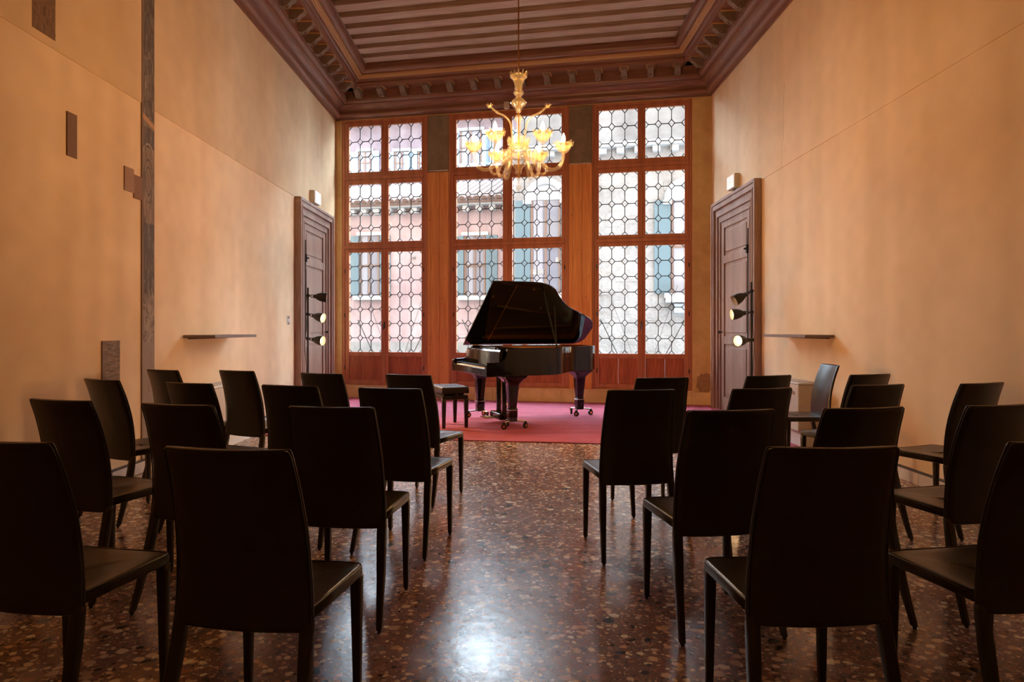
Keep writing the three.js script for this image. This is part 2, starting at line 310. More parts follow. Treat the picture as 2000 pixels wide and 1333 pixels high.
// leaded lights: octagons with small diamonds between
const paneCache = new Map();
function paneGeo(kind, cw, ch) {
  const key = kind + cw.toFixed(3) + ch.toFixed(3);
  if (!paneCache.has(key)) {
    const a = cw * .25, b = ch * .22, x = cw / 2, y = ch / 2;
    const pts = kind === 'oct' ? [[-x + a, -y], [x - a, -y], [x, -y + b], [x, y - b], [x - a, y], [-x + a, y], [-x, y - b], [-x, -y + b]] : [[-a, 0], [0, -b], [a, 0], [0, b]];
    paneCache.set(key, prism(pts, .003).translate(0, 0, -.0015));
  }
  return paneCache.get(key);
}
function glazing(parent, x0, x1, y0, y1, nc, nr, z) {
  const cw = (x1 - x0) / nc, ch = (y1 - y0) / nr, a = cw * .25, b = ch * .22, bars = [], edges = [], R = .0062;
  const bar = (p, q, r = R) => { const d = Math.hypot(q[0] - p[0], q[1] - p[1]); const g = new THREE.BoxGeometry(d + r, r * 2, r * 2.2); g.rotateZ(Math.atan2(q[1] - p[1], q[0] - p[0])); g.translate((p[0] + q[0]) / 2, (p[1] + q[1]) / 2, z); bars.push(metric(g)); };
  for (let i = 0; i < nc; i++) for (let j = 0; j < nr; j++) {
    const m = mesh('pane', paneGeo('oct', cw, ch), M.pane, parent); m.position.set(x0 + (i + .5) * cw, y0 + (j + .5) * ch, z); m.rotation.set(rr(-.012, .012), rr(-.012, .012), 0);
  }
  for (let i = 0; i <= nc; i++) for (let j = 0; j <= nr; j++) {
    const x = x0 + i * cw, y = y0 + j * ch, L = i > 0, Rr = i < nc, B = j > 0, T = j < nr;
    if (L && Rr && B && T) { const m = mesh('pane', paneGeo('dia', cw, ch), M.pane, parent); m.position.set(x, y, z); m.rotation.set(rr(-.02, .02), rr(-.02, .02), 0); }
    else { const pts = []; if (Rr) pts.push([a, 0]); if (T) pts.push([0, b]); if (L) pts.push([-a, 0]); if (B) pts.push([0, -b]); if (pts.length === 2) pts.push([0, 0]); if (pts.length > 2) edges.push(prism(THREE.ShapeUtils.area(pts.map(([p, q]) => new THREE.Vector2(p, q))) < 0 ? pts.reverse() : pts, .003).translate(x, y, z - .0015)); }
    if (Rr && T) bar([x + a, y], [x, y + b]); if (L && T) bar([x - a, y], [x, y + b]); if (L && B) bar([x - a, y], [x, y - b]); if (Rr && B) bar([x + a, y], [x, y - b]);
    if (Rr && j > 0 && j < nr) bar([x + a, y], [x + cw - a, y]);
    if (T && i > 0 && i < nc) bar([x, y + b], [x, y + ch - b]);
  }
  mesh('edge_panes', edges, M.pane, parent).userData.kind = 'stuff';
  mesh('lead_came', bars, M.lead, parent);
  const sad = []; for (let j = 1; j < nr; j++) sad.push(rod(V(x0, y0 + j * ch, z - .012), V(x1, y0 + j * ch, z - .012), .002, 5));
  mesh('saddle_bars', sad, M.iron, parent);
}
const glassPx = [[[680, 744], [757, 823]], [[890, 982], [999, 1097]], [[1169, 1246], [1260, 1338]]];
const rows = [[.83, 2.645, 7], [2.82, 3.88, 4], [4.088, 4.935, 3]];
const winLabel = ['leaded octagon window beside the fresco-strip wall', 'wide leaded octagon window behind the piano', 'leaded octagon window beside the plain plaster wall'];
for (let w = 0; w < 3; w++) {
  const g = struct('window_' + (w + 1), winLabel[w], [XL, 0, ZL], TURN), a = uA[w], b = uB[w], cols = glassPx[w].map((p) => p.map(WW.u)), mid = (cols[0][1] + cols[1][0]) / 2;
  const F = .048, zf = -.11, zt = -.012;
  mesh('frame_post', bx(a, a + F, .236, 5.03, zf, zt, .004), M.frame, g); mesh('frame_post', bx(b - F, b, .236, 5.03, zf, zt, .004), M.frame, g);
  mesh('frame_rail', bx(a + F, b - F, 4.99, 5.03, zf, zt, .004), M.frame, g); mesh('frame_rail', bx(a + F, b - F, .236, .262, zf, zt, .004), M.frame, g);
  for (const y of [2.733, 3.984]) mesh('transom', bx(a + F, b - F, y - .03, y + .03, zf, zt + .008, .006), M.frame, g);
  rows.forEach(([y0, y1, nr], r) => cols.forEach(([x0, x1], k) => {
    const s = new THREE.Group(); s.name = 'casement'; g.add(s);
    const xa = k ? mid + .002 : a + F + .002, xb = k ? b - F - .002 : mid - .002, ya = [.264, 2.765, 4.016][r], yb = [2.701, 3.952, 4.988][r], z0 = -.085, z1 = -.022;
    mesh('stile', bx(xa, x0 + .006, ya, yb, z0, z1, .005), M.frame, s); mesh('stile', bx(x1 - .006, xb, ya, yb, z0, z1, .005), M.frame, s);
    mesh('rail', bx(x0 + .006, x1 - .006, y1 - .006, yb, z0, z1 - .002, .005), M.frame, s);
    if (r) mesh('rail', bx(x0 + .006, x1 - .006, ya, y0 + .006, z0, z1 - .002, .005), M.frame, s);
    else {
      mesh('rail', bx(x0 + .006, x1 - .006, .755, y0 + .006, z0, z1 - .002, .005), M.frame, s); mesh('rail', bx(x0 + .006, x1 - .006, ya, .325, z0, z1 - .002, .005), M.frame, s);
      const n = w === 1 ? 3 : 2, pw = (x1 - x0 - .012) / n; for (let q = 0; q < n; q++) mesh('panel_board', bx(x0 + .006 + pw * q + .001, x0 + .006 + pw * (q + 1) - .001, .325, .755, -.07, -.045, .003), M.panel, s);
    }
    glazing(s, x0, x1, y0, y1, w === 1 ? 4 : 3, nr, -.055);
  }));
  mesh('meeting_bead', bx(mid - .014, mid + .014, .264, 2.70, -.022, -.008, .005), M.frame, g); mesh('meeting_bead', bx(mid - .014, mid + .014, 2.766, 3.95, -.022, -.008, .005), M.frame, g); mesh('meeting_bead', bx(mid - .014, mid + .014, 4.016, 4.988, -.1, -.01, .005), M.frame, g); mesh('meeting_bead', bx(mid - .02, mid + .02, .264, 3.95, -.1, -.086, .004), M.frame, g);
  mesh('handle', [bx(mid - .012, mid + .012, 1.26, 1.38, -.012, .0, .004), rod(V(mid, 1.32, 0), V(mid, 1.32, .04), .008), rod(V(mid, 1.335, .04), V(mid, 1.235, .045), .008)], M.iron, g);
  for (const y of [.55, 1.5, 2.3]) for (const x of [a + F, b - F]) mesh('hinge', rod(V(x, y - .035, -.012), V(x, y + .035, -.012), .009), M.iron, g);
  // iron stay rods of the outer sill grating
  const l = cols[0][0], r_ = cols[1][1];
  for (const [p, q, z, rad] of [[[l, 1.42], [l + .30, .80], -.42, .009], [[r_, 1.38], [r_ - .31, .80], -.42, .009], [[l + .2, 1.72], [l + .55, .80], -.5, .004], [[r_ - .1, 2.0], [r_ - .5, .80], -.5, .004]]) mesh('stay_rod', rod(V(p[0], p[1], z), V(q[0], q[1], z), rad, 6), M.iron, g);
}

// ---------------------------------------------------------------- cornice and beamed ceiling
const ceiling = struct('ceiling', 'dark timber ceiling of close-set beams');
mesh('boarding', bx(XL - .2, XR + .2, 5.985, 6.05, ZL - .4, REAR + .2), M.beam, ceiling);
{
  const P = .72; // the mouldings cover this much at each side
  for (let i = 0; i < 39; i++) { // beams run with the window wall, the first by the cornice
    const c = .93 + i * .356, g = new THREE.Group(); const zc = ZL + c; if (zc + 1.4 > REAR) break;
    const m = mesh('beam', bx(0, LEN, 5.71, 5.99, c - .1, c + .1, .008), M.beamX, ceiling); m.position.set(XL, 0, ZL); m.rotation.y = TURN;
  }
}
// [projection, rise]; bend: a quarter round, swelling (1) or hollow (-1)
const bend = (x, y, r, k) => Array.from({ length: 7 }, (_, i) => { const t = i / 6 * Math.PI / 2; return k > 0 ? [x + r * Math.sin(t), y - r * Math.cos(t)] : [x - r * Math.cos(t), y + r * Math.sin(t)]; });
const mould = {
  lower: [[0, 0], [.035, 0], [.035, .018], [.06, .018], ...bend(.06, .08, .06, 1), [.12, .095], [.108, .1], ...bend(.213, .1, .105, -1), [.226, .205], [.226, .218], [.24, .218], ...bend(.24, .272, .054, 1), [.294, .282], [.3, .285], [.3, .45], [0, .45]],
  soffit: [[.3, .415], [.5, .415], [.505, .4], [.525, .4], [.53, .42], [.545, .44], [.545, .47], [.575, .475], [.59, .5], [.59, .53], [.3, .53]],
  bead: [[.59, .503], [.602, .497], [.614, .503], [.618, .513], [.63, .508], [.642, .515], [.645, .527], [.655, .525], [.664, .533], [.664, .555], [.59, .555]],
  upper: [[.59, .55], [.665, .55], [.668, .565], [.69, .565], ...bend(.69, .625, .06, 1), [.75, .66], [.765, .662], [.765, .7], [.59, .7]],
};
function bracketGeo() { // carved modillion: scroll below an abacus; x across, z out from the wall
  const s = prism([[0, 0], [.05, -.012], [.1, .005], [.14, .05], [.18, .075], [.19, .1], [.19, .115], [0, .115]], .085, .006).rotateY(-Math.PI / 2).translate(.0425, 0, 0);
  return s;
}
const brk = bracketGeo(), aba = bx(-.075, .075, .12, .138, -.005, .205, .004);
const leafG = join([0, 1, 2].map((k) => { const g = new THREE.SphereGeometry(.034, 8, 6); g.scale(.8, 1, .8); return metric(g.translate((k - 1) * .03, .015 + (k === 1 ? -.012 : .01), .06 + (k === 1 ? .03 : 0))); }));
function cornice(n, label, len, pos, turn, first, step, count) {
  const g = struct('trim_' + n, label, pos, turn);
  for (const [nm, key, mat] of [['lower_moulding', 'lower', M.cornice], ['soffit_moulding', 'soffit', M.cornice], ['gilt_bead', 'bead', M.gilt], ['upper_moulding', 'upper', M.cornice]]) {
    const e = prism(mould[key], len); e.rotateY(-Math.PI / 2).translate(len, HC, 0); // outline x -> local z, extrusion -> local x
    mesh(nm, metric(e), mat, g);
  }
  for (let i = 0; i < count; i++) { const b = new THREE.Group(); b.name = 'bracket'; b.position.set(first + i * step, HC + .277, .3); g.add(b); mesh('scroll', brk, M.carve, b); mesh('acanthus', leafG, M.carve, b); mesh('abacus', aba, M.gilt, b); }
  return g;
}
cornice(3, 'carved dark wood cornice over the fresco-strip wall', REAR - ZL, [XL, 0, REAR], Math.PI / 2, .3, .376, 38);
cornice(4, 'carved dark wood cornice over the plain wall', REAR - ZR, [XR, 0, ZR], -Math.PI / 2, .55, .376, 34);
cornice(5, 'carved dark wood cornice over the windows', LEN, [XL, 0, ZL], TURN, .62, .418, 14);
{ const s = tag(mesh('motion_sensor', [bx(-.045, .045, -.06, .06, 0, .05, .008), bx(-.03, .03, -.045, -.01, .05, .062, .005)], M.whiteWarm, scene), 'small pale sensor box fixed on the cornice above the middle window', 'sensor');
  const u = WW.u(993), p = V(u, HC + .03, .115).applyAxisAngle(V(0, 1, 0), TURN); s.position.set(XL + p.x, p.y, ZL + p.z); s.rotation.y = TURN; }

// ---------------------------------------------------------------- doors
function door(n, label, pos, turn, wid, flip) { // local x along the wall, z into the room; x from 0 to wid
  const g = struct('door_' + n, label, pos, turn), HT = 3.215;
  const ring = (nm, in0, in1, z1, mat = M.door, r = .006) => { // a U-shaped band of the architrave
    mesh(nm, bx(in0, in1, .0, HT - in0, 0, z1, r), mat, g); mesh(nm, bx(wid - in1, wid - in0, .0, HT - in0, 0, z1, r), mat, g); mesh(nm, bx(in1, wid - in1, HT - in1, HT - in0, 0, z1, r), mat, g);
  };
  ring('architrave', 0, .045, .10); ring('architrave', .045, .10, .085); ring('architrave', .10, .125, .095); ring('architrave', .125, .215, .06); ring('architrave', .215, .24, .07); ring('architrave', .24, .31, .045); ring('architrave', .31, .335, .055);
  const a = .337, b = wid - .337, t = HT - .337;
  mesh('leaf', bx(a, b, .01, t, 0, .012), M.door, g);
  const S = .13; // stiles and rails stand proud, panels are set back with raised fields
  mesh('stile', bx(a, a + S, .01, t, .012, .034, .004), M.door, g); mesh('stile', bx(b - S, b, .01, t, .012, .034, .004), M.door, g);
  for (const [y0, y1] of [[.01, .22], [1.02, 1.14], [2.24, 2.36], [t - .1, t]]) mesh('rail', bx(a + S, b - S, y0, y1, .012, .034, .004), M.door, g);
  for (const [y0, y1] of [[.22, 1.02], [1.14, 2.24], [2.36, t - .1]]) mesh('panel', bx(a + S + .05, b - S - .05, y0 + .05, y1 - .05, .012, .028, .008), M.door, g);
  const xb = flip ? a + .06 : b - .06; // espagnolette bolt
  const bolt = mesh('bolt', [rod(V(xb, 1.1, .045), V(xb, 2.62, .045), .009), bx(xb - .02, xb + .02, 2.28, 2.4, .034, .07, .005), rod(V(xb, 2.34, .07), V(xb, 2.34, .1), .012)], M.iron, g);
  mesh('knob', [rod(V(flip ? b - .06 : a + .06, 1.2, .034), V(flip ? b - .06 : a + .06, 1.2, .075), .009), new THREE.SphereGeometry(.022, 12, 8).toNonIndexed().translate(flip ? b - .06 : a + .06, 1.2, .085)].map(metric), M.iron, g);
  return g;
}
door(1, 'panelled brown door in a moulded architrave beside the fresco-strip wall shelf', [XL, 0, -10.1], Math.PI / 2, 1.89, true);
door(2, 'panelled brown door in a moulded architrave on the plain wall', [XR, 0, -10.83], -Math.PI / 2, 1.95, false);

// exit signs over the doors: white face, pale pictogram, slight glow standing in for daylight
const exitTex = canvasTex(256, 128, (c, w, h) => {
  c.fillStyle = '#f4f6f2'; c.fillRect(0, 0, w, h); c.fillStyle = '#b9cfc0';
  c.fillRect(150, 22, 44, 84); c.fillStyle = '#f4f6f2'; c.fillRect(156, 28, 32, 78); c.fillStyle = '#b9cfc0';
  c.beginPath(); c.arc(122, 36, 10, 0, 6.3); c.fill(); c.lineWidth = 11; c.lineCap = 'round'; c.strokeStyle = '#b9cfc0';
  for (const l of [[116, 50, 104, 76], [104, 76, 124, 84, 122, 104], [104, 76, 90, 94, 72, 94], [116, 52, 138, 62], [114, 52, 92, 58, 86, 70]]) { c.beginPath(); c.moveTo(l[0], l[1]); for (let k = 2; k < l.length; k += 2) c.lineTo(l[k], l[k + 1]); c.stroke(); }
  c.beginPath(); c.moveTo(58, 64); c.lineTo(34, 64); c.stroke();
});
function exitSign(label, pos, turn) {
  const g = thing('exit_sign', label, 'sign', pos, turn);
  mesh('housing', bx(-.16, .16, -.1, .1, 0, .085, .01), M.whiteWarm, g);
  const f = new THREE.BoxGeometry(.3, .18, .012).translate(0, 0, .09); mesh('glowing_face', f, std({ map: exitTex, emissive: 0xffffff, emissiveMap: exitTex, emissiveIntensity: .35, roughness: .4 }), g);
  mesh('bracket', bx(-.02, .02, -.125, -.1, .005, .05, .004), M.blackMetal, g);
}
exitSign('small exit sign with a faint added glow above the door beside the fresco-strip wall', [XL, 3.36, -11.0], Math.PI / 2);
exitSign('small exit sign with a faint added glow above the door on the plain wall', [XR, 3.37, -9.87], -Math.PI / 2);

// ---------------------------------------------------------------- wall shelves, fan-coil cabinets, switch
function shelf(label, x0, x1, z0, z1) { const g = thing('wall_shelf', label, 'shelf', [(x0 + x1) / 2, 1.155, (z0 + z1) / 2]); const w = (x1 - x0) / 2, d = (z1 - z0) / 2;
  mesh('board', bx(-w, w, 0, .03, -d, d, .002), M.shelf, g); mesh('mounting_rail', bx(x0 < 0 ? -w : w - .01, x0 < 0 ? -w + .01 : w, -.012, 0, -d + .1, d - .1, .002), M.blackMetal, g); }
shelf('thin brown floating shelf on the wall with the fresco strip', XL, -2.905, -7.76, -6.68);
shelf('thin brown floating shelf on the plain plaster wall', 2.95, XR, -8.01, -6.88);
function cabinet(label, pos, turn) { const g = thing('fan_coil_cabinet', label, 'heater', pos, turn);
  mesh('body', bx(-.55, .55, .17, .655, 0, .26, .012), M.whiteWarm, g); mesh('plinth', bx(-.53, .53, 0, .168, .02, .21, .004), M.white, g); mesh('top_cover', bx(-.56, .56, .656, .672, 0, .268, .005), M.white, g);
  for (let i = 0; i < 12; i++) mesh('grille_slat', bx(-.46 + i * .08, -.4 + i * .08, .673, .678, .06, .2, .002), M.whiteWarm, g);
  const e = new THREE.CylinderGeometry(.03, .03, .006, 20).rotateX(Math.PI / 2).scale(1, .7, 1).translate(.44, .56, .262); mesh('badge', metric(e), M.chrome, g); }
cabinet('white fan-coil cabinet under the shelf on the plain wall', [XR - .024, .012, -7.62], -Math.PI / 2);
cabinet('white fan-coil cabinet under the shelf on the fresco-strip wall', [XL + .024, 0, -7.25], Math.PI / 2);
{ const g = thing('wall_switch', 'small grey switch plate on the wall beside the door', 'switch', [XL, 1.37, -9.8], Math.PI / 2); mesh('plate', bx(-.045, .045, -.06, .06, 0, .012, .004), M.chrome, g); mesh('rocker', bx(-.02, .02, -.03, .03, .012, .018, .003), M.white, g); }

// ---------------------------------------------------------------- carpet
{ const g = thing('stage_carpet', 'dark red carpet covering the floor in front of the windows', 'carpet');
  const s = new THREE.Shape([[XL + .03, 8.0], [XR - .03, 7.03], [XR - .03, -ZR - .03], [XL + .03, -ZL - .03]].map(([x, z]) => new THREE.Vector2(x, z)));
  const e = metric(new THREE.ExtrudeGeometry(s, { depth: .007, bevelEnabled: true, bevelSize: .004, bevelThickness: .002, bevelSegments: 1 }).rotateX(-Math.PI / 2).translate(0, .002, 0)); mesh('pile', e, M.carpet, g); }

// ---------------------------------------------------------------- piano
function pianoOutline(o, x0) { // plan outline: x from the keyboard to the tail, z across; grown by o
  const w = .74 + o, pts = [[x0, -w], [1.82, -w]];
  for (let k = 1; k <= 6; k++) { const a = -Math.PI / 2 + k / 6 * Math.PI / 2; pts.push([1.84 + Math.cos(a) * (.16 + o), -.58 + Math.sin(a) * (.16 + o)]); }
  const c = new THREE.CatmullRomCurve3([V(2.0 + o, -.42, 0), V(1.985 + o, -.27 + o * .5, 0), V(1.88 + o * .6, -.1 + o * .9, 0), V(1.66 + o * .4, .05 + o, 0), V(1.42 + o * .3, .2 + o, 0), V(1.2 + o * .3, .42 + o, 0), V(1.05 + o * .3, .61 + o, 0), V(.88, .715 + o, 0), V(.7, .74 + o, 0)]);
  c.getPoints(30).forEach((p) => pts.push([p.x, p.y])); pts.push([x0, w]); return pts;
}
{
  const g = thing('grand_piano', 'black lacquered grand piano with its lid raised on the red carpet', 'piano', [-.568, .012, -8.872], THREE.MathUtils.degToRad(21.1));
  const shape = (pts) => new THREE.Shape(pts.map(([x, z]) => new THREE.Vector2(x, -z)));   // extruded up: y of the shape is -z
  const slab = (pts, y0, y1, bev = 0, hole) => { const s = shape(pts); if (hole) s.holes.push(new THREE.Path(hole.map(([x, z]) => new THREE.Vector2(x, -z)))); return metric(new THREE.ExtrudeGeometry(s, { depth: y1 - y0 - 2 * bev, bevelEnabled: bev > 0, bevelSize: bev, bevelThickness: bev, bevelOffset: -bev, bevelSegments: 2 }).rotateX(-Math.PI / 2).translate(0, y0 + bev, 0)); };
  mesh('rim', slab(pianoOutline(0, .40), .66, 1.0, .006, pianoOutline(-.06, .46)), M.lacquer, g);
  mesh('inner_rim', slab(pianoOutline(-.062, .462), .70, .985, 0, pianoOutline(-.085, .485)), M.innerRim, g);
  mesh('bottom_board', slab(pianoOutline(-.062, .41), .665, .70), M.satin, g);
  mesh('iron_plate', slab(pianoOutline(-.088, .5), .86, .875), M.goldplate, g);
  const strut = []; for (const [x, z, x2, z2] of [[.62, -.55, 1.85, -.5], [.62, -.2, 1.75, -.35], [.62, .15, 1.4, .05], [.62, .45, 1.0, .45]]) strut.push(rod(V(x, .895, z), V(x2, .895, z2), .02, 8)); mesh('plate_struts', strut, M.goldplate, g);
  // keybed with arms, cheeks and keys
  mesh('keybed', bx(0.005, .42, .655, .715, -.735, .735, .008), M.lacquer, g);
  mesh('key_slip', bx(.0, .028, .662, .752, -.66, .66, .008), M.lacquer, g);
  const armPts = [[.0, .66], [.42, .66], [.42, 1.0], [.30, 1.0], [.275, .985], [.262, .95], [.255, .9], [.235, .86], [.2, .835], [.15, .825], [.03, .82], [.008, .812], [.0, .795]];
  for (const s of [-1, 1]) { const a = prism(armPts, .062, .005); mesh('arm', a.translate(0, 0, s > 0 ? .676 : -.738), M.lacquer, g); }
  for (const s of [-1, 1]) mesh('key_block', bx(.03, .2, .715, .785, s > 0 ? .62 : -.672, s > 0 ? .672 : -.62, .006), M.lacquer, g);
  const kw = 1.24 / 52; for (let i = 0; i < 52; i++) mesh('white_key', bx(.03, .18, .722, .757, -.62 + i * kw + .0006, -.62 + (i + 1) * kw - .0006, .002), M.ivory, g);
  for (let i = 0; i < 51; i++) if (![1, 4].includes((i + 5) % 7)) mesh('black_key', bx(.085, .18, .757, .77, -.62 + (i + 1) * kw - .006, -.62 + (i + 1) * kw + .006, .002), M.satin, g);
  mesh('fallboard', prism([[.18, .76], [.205, .76], [.225, .955], [.2, .97], [.19, .955]], 1.344, .003).translate(0, 0, -.672), M.lacquer, g);
  mesh('music_shelf', bx(.21, .46, .955, .97, -.672, .672, .004), M.lacquer, g);
  mesh('music_desk', [bx(.27, .46, .972, .984, -.42, .42, .004), bx(.262, .276, .972, 1.0, -.3, .3, .004)], M.lacquer, g);
  // lid, hinged on the straight side and raised towards the room
  const lid = new THREE.Group(); lid.name = 'lid'; lid.position.set(0, 1.008, -.752); lid.rotation.x = -THREE.MathUtils.degToRad(32.5); g.add(lid);
  const lp = pianoOutline(.014, .16).map(([x, z]) => [x, z + .752]);
  mesh('lid_panel', slab(lp, 0, .022, .004), M.lacquer, lid);
  mesh('flap_hinge', bx(.49, .5, -.003, .0, .05, 1.46), M.brass, lid);
  for (const x of [.35, 1.1, 1.7]) mesh('lid_hinge', rod(V(x - .04, .0, .0), V(x + .04, .0, .0), .008), M.brass, lid);
  for (const [x, z] of [[.25, 1.2], [.4, .2], [.75, 1.38], [1.0, .95]]) mesh('rubber_button', metric(new THREE.CylinderGeometry(.012, .012, .012, 12).translate(x, -.006, z)), M.brass, lid);
  const zt = .50, top = V(.93, 1.008 + Math.sin(32.5 * Math.PI / 180) * (zt + .752) - .0, -.752 + Math.cos(32.5 * Math.PI / 180) * (zt + .752));
  mesh('prop_stick', [rod(V(1.02, .98, .55), V(.9, 1.008 + Math.tan(32.5 * Math.PI / 180) * (.38 + .752) - .01, .38), .011), rod(V(1.0, .98, .57), V(1.0, 1.008 + Math.tan(32.5 * Math.PI / 180) * (.48 + .752) - .26, .5), .008)], M.matteBlack, g);
  // legs with castor spiders
  const leg = (x, z, turn) => {
    const L = new THREE.Group(); L.name = 'leg'; L.position.set(x, 0, z); g.add(L);
    const sq = (y, a, ch = .2) => { const c = a * ch, p = []; for (const [sx, sz] of [[1, 1], [-1, 1], [-1, -1], [1, -1]]) { const q = [V(sx * a, y, sz * (a - c)), V(sx * (a - c), y, sz * a)]; if (sx * sz < 0) q.reverse(); p.push(...q); } return p; };
    mesh('shaft', loft([[.135, .055], [.24, .055], [.245, .048], [.26, .046], [.44, .062], [.53, .068], [.555, .075], [.585, .1], [.61, .125], [.63, .15], [.662, .155]].map(([y, a]) => sq(y, a))), M.lacquer, L);
    mesh('collar', bx(-.058, .058, .222, .234, -.058, .058, .003), M.chrome, L);
    mesh('cup', bx(-.05, .05, .085, .135, -.05, .05, .008), M.blackMetal, L);
    for (let k = 0; k < 3; k++) { const a = turn + k * 2.094, cx = Math.cos(a) * .165, cz = Math.sin(a) * .165;
      mesh('spider_bar', rod(V(0, .1, 0), V(cx, .085, cz), .011), M.chrome, L);
      mesh('castor', [metric(new THREE.CylinderGeometry(.036, .036, .026, 16).rotateX(Math.PI / 2).rotateY(a).translate(cx, .036, cz)), bx(cx - .012, cx + .012, .05, .09, cz - .022, cz + .022, .003)], M.blackMetal, L);
      mesh('castor_hub', metric(new THREE.CylinderGeometry(.016, .016, .03, 12).rotateX(Math.PI / 2).rotateY(a).translate(cx, .036, cz)), M.brass, L); }
  };
  leg(.40, .55, .5); leg(.36, -.60, 1.2); leg(1.76, -.30, .2);
  // pedal lyre
  const ly = new THREE.Group(); ly.name = 'pedal_lyre'; ly.position.set(.46, 0, 0); g.add(ly);
  mesh('pillar', bx(-.03, .03, .13, .66, -.13, -.085, .01), M.lacquer, ly); mesh('pillar', bx(-.03, .03, .13, .66, .085, .13, .01), M.lacquer, ly);
  mesh('pedal_box', bx(-.1, .1, .05, .14, -.2, .2, .02), M.lacquer, ly); mesh('lyre_top', bx(-.06, .08, .62, .664, -.17, .17, .01), M.lacquer, ly);
  for (const z of [-.09, 0, .09]) mesh('pedal', [bx(-.24, -.1, .07, .08, z - .016, z + .016, .004), metric(new THREE.CylinderGeometry(.026, .026, .01, 14).translate(-.24, .075, z))], M.brass, ly);
  for (const z of [-.04, .04]) mesh('pedal_rod', rod(V(.02, .14, z), V(.02, .63, z), .004, 6), M.brass, ly);
  for (const z of [-.1, .1]) mesh('brace_rod', rod(V(.08, .12, z), V(.3, .66, z * .8), .006, 6), M.brass, ly);
}
{ // adjustable bench
  const g = thing('piano_bench', 'black adjustable piano bench with a padded leather top', 'bench', [-.80, .012, -8.74], THREE.MathUtils.degToRad(21.1));
  for (const x of [-.145, .145]) for (const z of [-.25, .25]) { const s = (y, a) => [V(x - a, y, z - a), V(x + a, y, z - a), V(x + a, y, z + a), V(x - a, y, z + a)]; mesh('leg', loft([s(0, .017), s(.3, .024), s(.36, .024)]), M.satin, g); }
  mesh('apron', bx(-.165, .165, .355, .405, -.27, .27, .005), M.satin, g);
  mesh('lift_frame', bx(-.13, .13, .405, .43, -.2, .2, .004), M.blackMetal, g);
  mesh('seat_box', bx(-.175, .175, .43, .475, -.285, .285, .008), M.satin, g);
  mesh('cushion', new RoundedBoxGeometry(.35, .045, .565, 4, .018).translate(0, .49, 0), M.leather, g);
  const b = []; for (let i = -1; i <= 1; i++) for (const j of [-.5, .5]) b.push(metric(new THREE.SphereGeometry(.011, 8, 6).scale(1, .5, 1).translate(j * .16, .513, i * .17))); mesh('tuft_buttons', b, M.leather, g);
  mesh('knob', rod(V(0, .415, .27), V(0, .415, .325), .022, 14), M.satin, g); mesh('knob', rod(V(0, .415, -.325), V(0, .415, -.27), .022, 14), M.satin, g);
}

